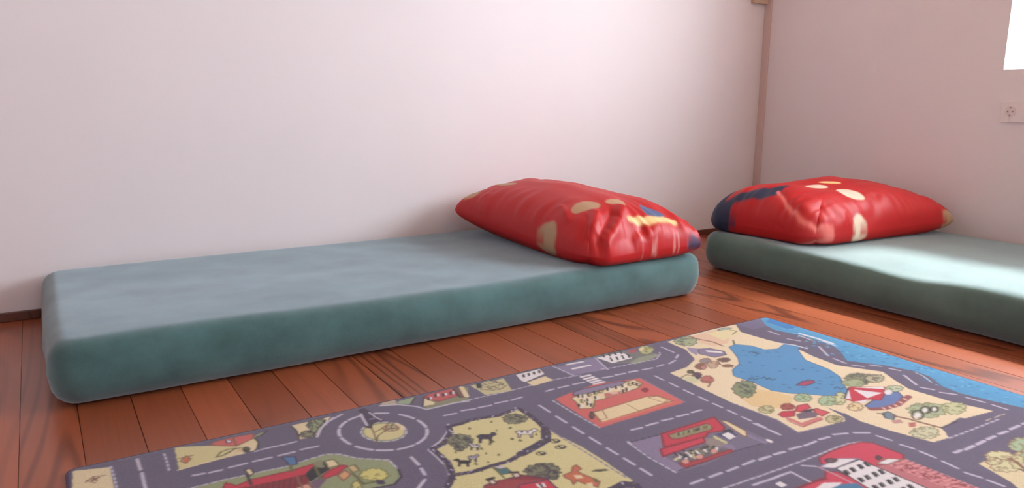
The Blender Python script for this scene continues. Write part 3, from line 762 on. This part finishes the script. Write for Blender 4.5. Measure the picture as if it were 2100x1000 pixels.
# barn on the green
fill(E_((-300, 760), (0, 690), (130, 650), (400, 600), (500, 570), (870, 495), (1060, 430), (1250, 375), (1400, 375), (1600, 420), (1930, 435), (2030, 530), (2060, 620), (1990, 690), (1750, 735), (1600, 800), (1300, 1100), (-500, 1100)), GRASS)
kerb(E_, [(-300, 760), (130, 655), (400, 600), (870, 495), (1060, 430), (1250, 375), (1400, 375), (1600, 420), (1930, 435), (2030, 530)]); stroke(E_((2030, 530), (2062, 610), (1990, 690), (1750, 735)), INK, 0.005)
outline(E_((170, 680), (290, 712), (440, 648), (860, 552), (1110, 478), (1130, 500), (1040, 585), (700, 668), (300, 748), (120, 790)), RRED, DRED)
outline(E_((300, 748), (700, 668), (1040, 588), (1070, 690), (1000, 1000), (100, 1000)), DRED, DRED)
for i in range(12): stroke(E_((330 + i * 60, 745 - i * 13), (310 + i * 58, 900)), srgb(116, 26, 40), 0.004)
fill(E_((1030, 582), (1130, 492), (1230, 450), (1300, 530), (1190, 600), (1080, 672)), BLK); fill(E_((1110, 472), (1200, 430), (1240, 520), (1150, 512)), BUSH)
outline(E_((1240, 450), (1330, 428), (1400, 490), (1280, 522)), CREAM, OLIVE); outline(E_((1210, 605), (1290, 545), (1430, 490), (1485, 500), (1370, 590), (1230, 640)), RRED, DRED)
outline(E_((1380, 600), (1460, 545), (1520, 590), (1440, 655)), srgb(226, 172, 120), BRN); outline(E_((1480, 512), (1560, 490), (1612, 550), (1540, 566)), srgb(220, 190, 134), OLIVE)
outline(E_((780, 405), (920, 400), (945, 480), (860, 495)), srgb(76, 124, 176), PURP); stroke(E_((870, 490), (885, 560)), OLIVE, 0.006); outline(E_((380, 545), (440, 530), (475, 580), (430, 612)), CREAM, INK); stroke(E_((395, 590), (450, 700)), INK, 0.006)
fill(E_((1080, 680), (1190, 610), (1260, 640), (1180, 735), (1100, 735)), srgb(120, 96, 116)); stroke(E_((1130, 500), (1200, 640)), OLIVE, 0.005)
outline(E_((910, 745), (1000, 705), (1060, 688), (1110, 745)), srgb(226, 170, 150), BRN); stroke(E_((930, 600), (1000, 735)), BRN, 0.004)
bush(E_, (1770, 590), 150, 62, 1, srgb(222, 216, 130), OLIVE, 31, 4); bush(E_, (1580, 720), 55, 60, 1, srgb(214, 208, 126), OLIVE, 32, 3); stroke(E_((1540, 580), (1660, 690), (1840, 650)), OLIVE, 0.006); fill(E_((1790, 650), (1880, 650), (1890, 695), (1800, 690)), PURP)
sep(B, [((645, 790), (695, 840)), ((712, 865), (738, 905)), ((738, 940), (690, 1000)), ((670, 1020), (610, 1080))], LINE, 0.007)
# fire station block
fill(I((60, 505), (490, 395), (700, 340), (1240, 180), (1660, 340), (1970, 480), (1500, 610), (1100, 800), (690, 910)), srgb(120, 112, 136))
fill(I((70, 510), (490, 400), (540, 690), (740, 800), (800, 870), (690, 905)), LILAC)
kerb(I, [(60, 505), (330, 700), (690, 905)]); kerb(I, [(60, 500), (480, 395)], PURP); kerb(I, [(740, 880), (1500, 610), (1960, 485)], PURP); stroke(I((1940, 470), (1970, 490)), WH, 0.01); stroke(I((1660, 400), (1890, 500)), LILAC, 0.012); stroke(I((50, 490), (90, 520)), LINE, 0.006)
outline(I((500, 385), (1210, 160), (1355, 300), (1330, 345), (1130, 372), (1100, 420), (535, 562)), RRED, DRED, 0.005)
outline(I((590, 400), (1120, 240), (1190, 310), (1170, 330), (740, 450), (640, 452)), srgb(150, 140, 104), DRED)
for i in range(14):
    x, y = 690 + i * 34, 400 - i * 9; stroke(I((x, y + 20), (x + 10, y - 18), (x + 26, y + 10)), rr.choice((OLIVE, GRASS, INK)), 0.003)
outline(I((490, 592), (1060, 430), (1092, 492), (520, 690)), srgb(214, 60, 82), DRED, 0.005)
outline(I((1290, 200), (1400, 225), (1640, 352), (1655, 422), (1590, 405)), CREAM, BRN); fill(I((1230, 392), (1400, 340), (1525, 395), (1440, 475)), srgb(70, 78, 112)); fill(I((1310, 392), (1400, 366), (1505, 420), (1420, 462)), WH); stroke(I((1340, 350), (1420, 330), (1460, 360)), BLK, 0.006)
fill(I((1200, 402), (1390, 492), (1380, 522), (1210, 442)), srgb(212, 206, 146)); fill(I((1090, 450), (1210, 440), (1380, 522), (1250, 580), (1110, 530)), srgb(150, 138, 132)); fill(I((1300, 540), (1450, 520), (1510, 600), (1460, 610)), LILAC)
fill(I((640, 690), (1100, 520), (1250, 585), (1420, 590), (740, 790)), srgb(110, 100, 104))
for _ in range(46):
    t = rr.random(); x = 700 + t * 560; y = 690 - t * 120 + rr.uniform(-45, 60); stroke(I((x, y), (x + rr.uniform(-40, 50), y + rr.uniform(-40, 40))), rr.choice((BLK, INK, WH, CREAM, BUSH)), 0.005)
outline(I((740, 790), (1040, 720), (1440, 590), (1460, 625), (1100, 750), (830, 840)), srgb(176, 60, 62), DRED)
for x, y in ((825, 755), (1015, 690), (1210, 615)): fill(I(*ell(x, y, 45, 28, 0, 360, 16)), srgb(226, 160, 146))
sep(I, [((100, 335), (240, 300)), ((300, 275), (450, 235)), ((510, 210), (650, 180)), ((710, 155), (860, 120)), ((910, 100), (1040, 65))])
sep(I, [((1150, 970), (1310, 910)), ((1390, 885), (1530, 830)), ((1600, 800), (1750, 740)), ((1820, 735), (1950, 690)), ((2020, 665), (2110, 635)), ((900, 1060), (1060, 1000))])
for i in range(9):
    p, q = np.array((815, 362)), np.array((1560, 712)); a, b = p + (q - p) * i / 9, p + (q - p) * (i + .6) / 9; sep(C, [(tuple(a), tuple(b))])
# beach, lake, sea
fill(PX((1368, 700), (1424, 684), (1508, 664), (1519, 680), (1578, 697), (1612, 705), (1640, 716), (1669, 730), (1716, 748), (1810, 762), (1835, 780), (1864, 798), (1950, 824), (2062, 849), (2022, 863), (1968, 856), (1932, 876), (1946, 896), (1914, 905), (1824, 881), (1766, 863), (1730, 845), (1733, 862), (1637, 885), (1594, 860), (1500, 824), (1374, 764), (1409, 752), (1426, 735), (1407, 716)), SAND)
fill(K((1260, 250), (1700, 150), (1640, 330), (1500, 360), (1350, 330)), srgb(238, 204, 172))
fill(J((-300, 330), (0, 300), (200, 340), (340, 380), (330, 470), (100, 520), (-100, 480)), srgb(236, 206, 150))
kerb(K, [(1280, 470), (1290, 510), (1200, 595), (1030, 652)], CREAM); kerb(D, [(0, 515), (260, 615), (380, 685), (560, 640)], LILAC)
lake = PX((1495, 711), (1507, 705), (1540, 708), (1568, 716), (1595, 714), (1608, 705), (1640, 708), (1637, 717), (1651, 737), (1700, 757), (1722, 772), (1732, 790), (1740, 806), (1700, 812), (1673, 809), (1622, 806), (1583, 800), (1547, 784), (1505, 770), (1502, 758), (1516, 746), (1514, 735), (1507, 725))
outline(lake, LAKE, srgb(60, 110, 150), 0.003)
for _ in range(46):
    x, y = rr.uniform(1510, 1730), rr.uniform(712, 800)
    if cv.inside(np.array([PX((x, y))[0][0]]), np.array([PX((x, y))[0][1]]), lake)[0]: stroke(PX((x - 3, y), (x, y - 1.2), (x + 4, y)), srgb(48, 104, 150), 0.003)
for x, y in ((1545, 722), (1550, 724), (1570, 775), (1580, 777), (1545, 776), (1720, 796)): stroke(PX((x - 9, y), (x - 2, y - 3), (x + 3, y + 2), (x + 10, y - 1)), srgb(50, 90, 120), 0.004)
outline(J((380, 260), (450, 215), (570, 205), (580, 235), (480, 265)), srgb(160, 66, 110), PURP); stroke(J((450, 250), (560, 225)), RRED, 0.006)
sea = D((20, 68), (150, 25), (240, 0), (420, 60), (1180, 300), (1800, 480), (2300, 640), (2300, 700), (1667, 545), (1500, 510), (1300, 462), (1200, 420), (1130, 365), (1050, 335), (860, 300), (660, 275), (620, 220), (570, 185), (390, 128), (250, 100), (170, 60))
fill(sea, SEA); fill(D((20, 68), (150, 25), (175, 45), (200, 80), (120, 95)), srgb(116, 110, 140))
fill(D((230, 20), (300, 45), (380, 90), (320, 95), (250, 70), (200, 55)), srgb(46, 128, 196))
for _ in range(120):
    t = rr.random(); x = 300 + t * 1400; y = 85 + t * 400 + rr.uniform(-15, 90); stroke(D((x - 8, y), (x, y - 4), (x + 9, y + 1)), rr.choice((srgb(46, 118, 172), srgb(110, 190, 228))), 0.003)
stroke(D((390, 120), (480, 145), (580, 178)), WH, 0.010); stroke(D((385, 130), (460, 158)), WH, 0.005); stroke(D((520, 165), (600, 192)), srgb(190, 220, 240), 0.006); stroke(D((1050, 342), (1090, 360), (1140, 398)), srgb(186, 214, 232), 0.004)
stroke(D((280, 175), (360, 185), (430, 205)), WH, 0.006)
sep(D, [((210, 105), (270, 125)), ((320, 150), (390, 162)), ((500, 195), (550, 245)), ((585, 262), (650, 288)), ((690, 300), (750, 308)), ((790, 300), (850, 308)), ((900, 320), (960, 332)), ((985, 360), (1055, 415)), ((1080, 430), (1150, 442)), ((1190, 458), (1280, 470)), ((1340, 488), (1440, 515)), ((1490, 530), (1570, 555))], LINE, 0.007)
fill(J((720, 498), (900, 560), (1090, 680), (900, 662), (925, 625), (860, 575), (780, 535)), ROAD)
# things on the beach
bush(J, (1060, 195), 150, 66, 1, BUSH, INK, 41, 20); bush(J, (1230, 190), 100, 44, 1, srgb(190, 184, 148), INK, 42, 14); bush(J, (1000, 240), 120, 40, 1, srgb(170, 184, 140), OLIVE, 43, 6)
bush(J, (455, 395), 90, 44, 1, MINT, OLIVE, 44, 8); bush(J, (730, 425), 110, 52, 1, MINT, OLIVE, 45, 10); bush(J, (860, 400), 60, 66, 1, srgb(214, 216, 164), OLIVE, 46, 6); bush(J, (1440, 300), 90, 34, 1, srgb(196, 206, 176), OLIVE, 47, 5)
bush(D, (75, 435), 66, 48, 1, srgb(140, 152, 112), INK, 48, 18); bush(J, (60, 520), 80, 42, 1, srgb(206, 200, 150), OLIVE, 49, 10)
outline(J((1120, 480), (1180, 440), (1350, 340), (1480, 335), (1530, 385), (1460, 465), (1330, 505), (1200, 520)), srgb(104, 130, 184), PURP)
stroke(J((1190, 515), (1330, 512), (1470, 475), (1560, 410), (1595, 385)), srgb(158, 84, 84), 0.016)
for x, y in ((1320, 512), (1390, 500), (1450, 482), (1500, 450), (1545, 415)): stroke(J((x, y - 6), (x + 14, y + 4)), srgb(232, 190, 170), 0.007)
outline(J((900, 400), (945, 290), (985, 280), (1330, 280), (1335, 360), (1290, 425), (1160, 412), (1120, 440), (1010, 440)), RRED, DRED)
for q in ([(1000, 308), (1310, 346), (1150, 402)], [(985, 284), (1320, 278), (1330, 306)], [(945, 300), (972, 410), (902, 398)], [(995, 438), (1155, 414), (1130, 442), (1040, 450)]): fill(J(*q), WH)
fill(J(*ell(1372, 340, 42, 26, 0, 360, 18)), WH); stroke(J((945, 290), (905, 398)), INK, 0.004); bush(J, (1020, 490), 80, 44, 1, srgb(236, 214, 160), BRN, 50, 6)
outline(J((190, 575), (235, 540), (370, 532), (360, 590), (240, 605)), RRED, DRED); bush(J, (290, 490), 75, 34, 1, srgb(170, 90, 76), DRED, 51, 8); outline(J((370, 535), (400, 478), (500, 458), (540, 500), (420, 545)), srgb(220, 70, 90), DRED); outline(J((560, 520), (600, 505), (740, 548), (660, 590), (600, 560)), srgb(220, 90, 96), DRED)
fill(J((380, 572), (500, 520), (620, 560), (600, 600), (410, 625)), srgb(120, 100, 116)); stroke(J((480, 540), (560, 520)), INK, 0.010); stroke(J((300, 620), (450, 680), (640, 612)), PINK, 0.014)
stroke(J((290, 640), (450, 705), (660, 625)), srgb(180, 84, 84), 0.004); bush(J, (790, 620), 90, 40, 1, srgb(206, 196, 150), OLIVE, 52, 12)
bush(J, (1800, 530), 215, 78, 1, srgb(180, 190, 150), OLIVE, 53, 22); bush(J, (2080, 510), 130, 62, 1, srgb(206, 208, 160), OLIVE, 54, 12); bush(J, (1770, 765), 150, 62, 1, srgb(216, 214, 176), OLIVE, 55, 14)
for x, y, r_ in ((1690, 580, 62), (1770, 530, 50), (1870, 520, 40)): stroke(J(*ell(x, y, r_, r_ * .75, 0, 360, 20)), INK, 0.004); fill(J(*ell(x, y, r_ * .5, r_ * .4, 0, 360, 12)), WH)
outline(J((1310, 560), (1370, 540), (1450, 580), (1430, 630), (1340, 610)), srgb(120, 140, 150), PURP); stroke(J((1260, 560), (1330, 570)), INK, 0.005); stroke(J((1440, 590), (1600, 620), (1700, 650), (1950, 715)), BRN, 0.008); fill(J((1400, 640), (1500, 620), (1540, 660), (1440, 670)), srgb(200, 150, 140)); fill(J((1590, 660), (1670, 650), (1670, 700), (1600, 705)), srgb(196, 110, 100))
fill(J((1940, 715), (2110, 640), (2600, 520), (2650, 560), (2100, 760), (2020, 790)), ROAD); stroke(J((1940, 715), (2110, 645)), INK, 0.004)
bush(K, (1190, 310), 120, 50, 1, srgb(170, 182, 140), INK, 61, 16); stroke(K((1230, 260), (1340, 290), (1480, 315), (1590, 360)), BRN, 0.007); bush(K, (1620, 190), 80, 22, 1, srgb(176, 190, 176), INK, 62, 6); fill(K((1400, 225), (1690, 180), (1760, 210), (1600, 300), (1500, 260)), srgb(240, 228, 176)); stroke(K((1660, 190), (1740, 200), (1690, 240)), OLIVE, 0.004); stroke(K((1700, 300), (1712, 340)), OLIVE, 0.006)
outline(K((1320, 392), (1450, 385), (1600, 415), (1625, 455), (1500, 482), (1330, 442)), LILAC, PURP); fill(K((1400, 405), (1570, 418), (1590, 436), (1420, 424)), WH); fill(K((1195, 372), (1320, 388), (1310, 460), (1230, 420)), srgb(160, 148, 176))
for (x, y, w, h, c1) in ((1350, 580, 60, 36, BRN), (1400, 520, 60, 30, srgb(150, 140, 140)), (1600, 510, 70, 24, srgb(110, 80, 74)), (1480, 560, 60, 40, srgb(200, 170, 140)), (1310, 680, 50, 36, PURP), (1420, 720, 70, 40, srgb(190, 110, 100)), (1380, 590, 26, 22, srgb(226, 150, 150)), (1640, 575, 60, 16, BRN)):
    bush(K, (x, y), w, h, 1, c1, BRN, int(x), 4)
stroke(K((1540, 530), (1560, 560), (1690, 590)), BRN, 0.005); stroke(K((1140, 700), (1200, 670), (1290, 690)), OLIVE, 0.004); fill(K((1150, 700), (1280, 690), (1340, 750), (1250, 760)), srgb(216, 214, 170)); stroke(K((1350, 730), (1460, 750), (1430, 800)), BRN, 0.005); bush(K, (1240, 640), 36, 18, 1, OLIVE, INK, 63, 4)
# big white and red building
kerb(G, [(-300, 550), (0, 445), (300, 340), (480, 270), (600, 222), (700, 190), (800, 175)], LINE, 0.012, 0.006)
outline(G((470, 300), (560, 250), (700, 200), (800, 178), (900, 185), (1000, 225), (1140, 282), (1130, 330), (900, 380), (700, 380), (480, 350)), srgb(214, 62, 88), DRED, 0.004)
outline(G((250, 560), (380, 505), (515, 460), (520, 410), (620, 420), (760, 480), (900, 560), (700, 700), (240, 640)), srgb(214, 62, 88), DRED, 0.004)
outline(G((910, 372), (1010, 350), (1140, 312), (1700, 548), (2100, 720), (1700, 720), (1330, 548)), srgb(196, 116, 122), srgb(150, 70, 84))
for i in range(16):
    x, y = 1040 + i * 46, 365 + i * 18; stroke(G((x, y), (x + 130, y - 42)), srgb(226, 150, 150), 0.007)
for i in range(60):
    t = rr.random(); x, y = 1010 + t * 600 + rr.uniform(0, 130), 355 + t * 225 + rr.uniform(-40, 20); stroke(G((x, y), (x + rr.uniform(5, 20), y + rr.uniform(-12, 12))), srgb(150, 60, 74), 0.004)
outline(G((920, 352), (1010, 310), (1125, 315), (1020, 358)), WH, BRN); bush(G, (940, 305), 22, 16, 1, srgb(110, 60, 60), INK, 71, 3)
outline(G((465, 378), (620, 310), (785, 312), (600, 388)), WH, LILAC); stroke(G((465, 380), (600, 440), (740, 510), (820, 560)), srgb(196, 150, 160), 0.005)
outline(G((600, 388), (785, 318), (1330, 548), (1750, 720), (1250, 720), (860, 548)), WH, INK)
for r_ in range(9):
    for i in range(4):
        p = np.array((650, 408)) + r_ * np.array((116, 60)) + i * np.array((50, -20))
        if i >= 2: p = p + np.array((12, -4))
        fill(G(tuple(p), tuple(p + (24, -8)), tuple(p + (62, 28)), tuple(p + (38, 36))), BLK); stroke(G(tuple(p + (34, -6)), tuple(p + (64, 22))), INK, 0.003)
bush(G, (560, 325), 46, 18, 1, srgb(120, 90, 96), INK, 72, 5)
fill(G((440, 548), (500, 502), (650, 500), (580, 560)), WH); fill(G((560, 548), (640, 512), (770, 508), (850, 560), (700, 640)), srgb(70, 130, 170)); stroke(G((300, 545), (420, 495), (520, 470)), DRED, 0.007)
stroke(G((-60, 520), (0, 500), (240, 415), (390, 492)), LINE, 0.0055); stroke(G((330, 365), (440, 372)), LINE, 0.005); fill(G((112, 505), (160, 490), (212, 520), (165, 538)), WH)
sep(G, [((0, 310), (75, 290)), ((110, 275), (190, 255)), ((230, 235), (320, 210)), ((350, 205), (440, 170)), ((470, 155), (545, 135)), ((580, 115), (690, 105)), ((745, 100), (865, 100)), ((930, 125), (1040, 160)), ((1115, 195), (1225, 230)), ((1270, 250), (1390, 300)), ((1450, 330), (1570, 385)), ((1630, 420), (1760, 460)), ((1810, 480), (1940, 530)), ((2000, 560), (2120, 610))], LINE, 0.0065)
stroke(G((-60, 30), (150, 120)), LINE, 0.005)
sep(G, [((1545, 260), (1600, 240)), ((1630, 235), (1700, 205)), ((1725, 195), (1785, 165)), ((1810, 155), (1870, 130)), ((1900, 115), (1965, 95)), ((1990, 80), (2060, 50)), ((2090, 40), (2160, 10))], LINE, 0.0075)
kerb(G, [(1500, 145), (1600, 110), (1900, 0)], LINE, 0.012, 0.008)
# trees in the near right corner
fill(G((1740, 350), (1860, 300), (2100, 420), (2400, 560), (2300, 760), (2000, 500)), CREAM)
for x, y, a_, b_, c_ in ((2060, 200, 80, 55, MINT), (1900, 290, 110, 42, srgb(224, 222, 170)), (1960, 370, 120, 50, srgb(224, 222, 170)), (2080, 330, 90, 70, srgb(216, 214, 160)), (1860, 330, 60, 30, srgb(224, 222, 170)), (2180, 260, 100, 90, MINT)):
    bush(G, (x, y), a_, b_, 1, c_, BRN, x, 7)
stroke(G((1980, 310), (2040, 340), (2100, 390)), BRN, 0.008)
# the part of the rug nearer than the picture shows: more streets and plots
def wbox(u0, u1, v0, v1): return [(u0, v0), (u1, v0), (u1, v1), (u0, v1)]
for (u0, u1, v0, v1, c_) in ((0.06, 0.42, 0.30, 0.66, FIELD), (0.06, 0.36, 0.80, 1.16, GRASS), (0.52, 0.98, 0.30, 0.58, SALM), (1.08, 1.40, 0.28, 0.44, SAND), (1.62, 1.98, 0.28, 0.44, GRASS)):
    outline(wbox(u0, u1, v0, v1), c_, LILAC); 
    for i in range(5):
        P0 = (rr.uniform(u0 + .05, u1 - .05), rr.uniform(v0 + .05, v1 - .05))
        pts = cv.blob(P0, .04, .03, rr.choice((BUSH, MINT, CREAM)), i); stroke(pts, INK, 0.003, True)
dashes([(0.0, 0.73), (0.45, 0.73)], LINE, 0.007, 0.045, 0.03); dashes([(0.47, 0.27), (0.47, 0.75)], LINE, 0.007, 0.045, 0.03); dashes([(0.5, 0.64), (1.0, 0.62)], LINE, 0.007, 0.045, 0.03); dashes([(1.03, 0.27), (1.03, 0.6)], LINE, 0.007, 0.045, 0.03)
cv.soften(2)

nU, nV = len(U), len(V)
gu, gv = np.meshgrid(U, V)
gx = xl(gv) + gu / RW * (xr(gv) - xl(gv))
ku = np.linspace(0, RW, 80); kv = np.linspace(RY0, RY1, 60)
nzg = np.array([[noise.noise(Vector((a * 3.1, b * 3.1, 7.0))) + 0.5 * noise.noise(Vector((a * 8, b * 8, 2.0))) for a in ku] for b in kv])
iu = np.interp(U, ku, np.arange(80)); iv = np.interp(V, kv, np.arange(60))
i0 = np.clip(iv.astype(int), 0, 58); j0 = np.clip(iu.astype(int), 0, 78); fi = (iv - i0)[:, None]; fj = (iu - j0)[None, :]
nf = nzg[np.ix_(i0, j0)] * (1 - fi) * (1 - fj) + nzg[np.ix_(i0 + 1, j0)] * fi * (1 - fj) + nzg[np.ix_(i0, j0 + 1)] * (1 - fi) * fj + nzg[np.ix_(i0 + 1, j0 + 1)] * fi * fj
ed = np.minimum(np.minimum(gu, RW - gu), np.minimum(gv - RY0, RY1 - gv))
gz = RZ + 0.0022 * nf - 0.003 * np.exp(-ed / 0.004)
# rounded corners
cr = 0.018
for su in (0, 1):
    for sv in (0, 1):
        qa = (cr - gu) if su == 0 else (gu - (RW - cr)); qb = (cr - (gv - RY0)) if sv == 0 else (gv - (RY1 - cr))
        m = (qa > 0) & (qb > 0); f_ = np.ones_like(gu); f_[m] = np.maximum(qa, qb)[m] / np.hypot(qa, qb)[m]
        dx = qa * (f_ - 1) * (-1 if su == 0 else 1); dy = qb * (f_ - 1) * (-1 if sv == 0 else 1)
        gx = gx + np.where(m, dx, 0); gv = gv + np.where(m, dy, 0)
gv = gv - dip(gu, gv)
Pt = np.stack([gx, gv, gz], -1).reshape(-1, 3)
a_ = (np.arange(nV - 1)[:, None] * nU + np.arange(nU - 1)[None, :]).ravel()
quads = np.stack([a_, a_ + 1, a_ + nU + 1, a_ + nU], -1)
rug = tag(empty('play_rug', (1.0, 0.9, 0.0)), 'rug printed with a toy town of grey roads, fields, lake and houses', 'rug')
me = bpy.data.meshes.new('pile')
me.vertices.add(len(Pt)); me.vertices.foreach_set('co', Pt.astype(np.float32).ravel())
me.loops.add(quads.size); me.loops.foreach_set('vertex_index', quads.astype(np.int32).ravel())
me.polygons.add(len(quads)); me.polygons.foreach_set('loop_start', (np.arange(len(quads)) * 4).astype(np.int32))
me.polygons.foreach_set('use_smooth', np.ones(len(quads), bool))
me.update(calc_edges=True)
set_colours(me, cv.img.reshape(-1, 3) * 0.74)
m_rug = printed('printed_rug_pile', 0.95, 0.2, 700.0, 0.7, 0.0016, 0.25, 0.14)
link('pile', me, m_rug, rug)
# backing and bound edge
rim = np.concatenate([np.arange(nU), np.arange(1, nV) * nU + nU - 1, (nV - 1) * nU + np.arange(nU - 2, -1, -1), np.arange(nV - 2, 0, -1) * nU])[::3]
Rm = Pt[rim]; ctr = np.array([1.0, 0.9, 0.0]); n_ = len(Rm)
tan = np.roll(Rm, -1, 0) - np.roll(Rm, 1, 0); out = np.stack([tan[:, 1], -tan[:, 0]], -1); out /= np.linalg.norm(out, axis=1, keepdims=True) + 1e-9
ring = []
for (o_, z_) in ((-0.002, 0.0015), (0.0022, 0.0006), (0.0034, -0.0018), (0.0026, None), (-0.003, None)):
    q = Rm.copy(); q[:, :2] += out * o_; q[:, 2] = (Rm[:, 2] + z_) if z_ is not None else 0.0012
    ring.append(q)
Vb = np.concatenate(ring); fb = []
for r_ in range(4):
    for i in range(n_): fb.append((r_ * n_ + i, r_ * n_ + (i + 1) % n_, (r_ + 1) * n_ + (i + 1) % n_, (r_ + 1) * n_ + i))
me = bpy.data.meshes.new('bound_edge'); me.from_pydata(Vb.tolist(), [], fb)
link('bound_edge', me, paint('rug_binding', srgb(92, 80, 104), 0.9), rug, True)
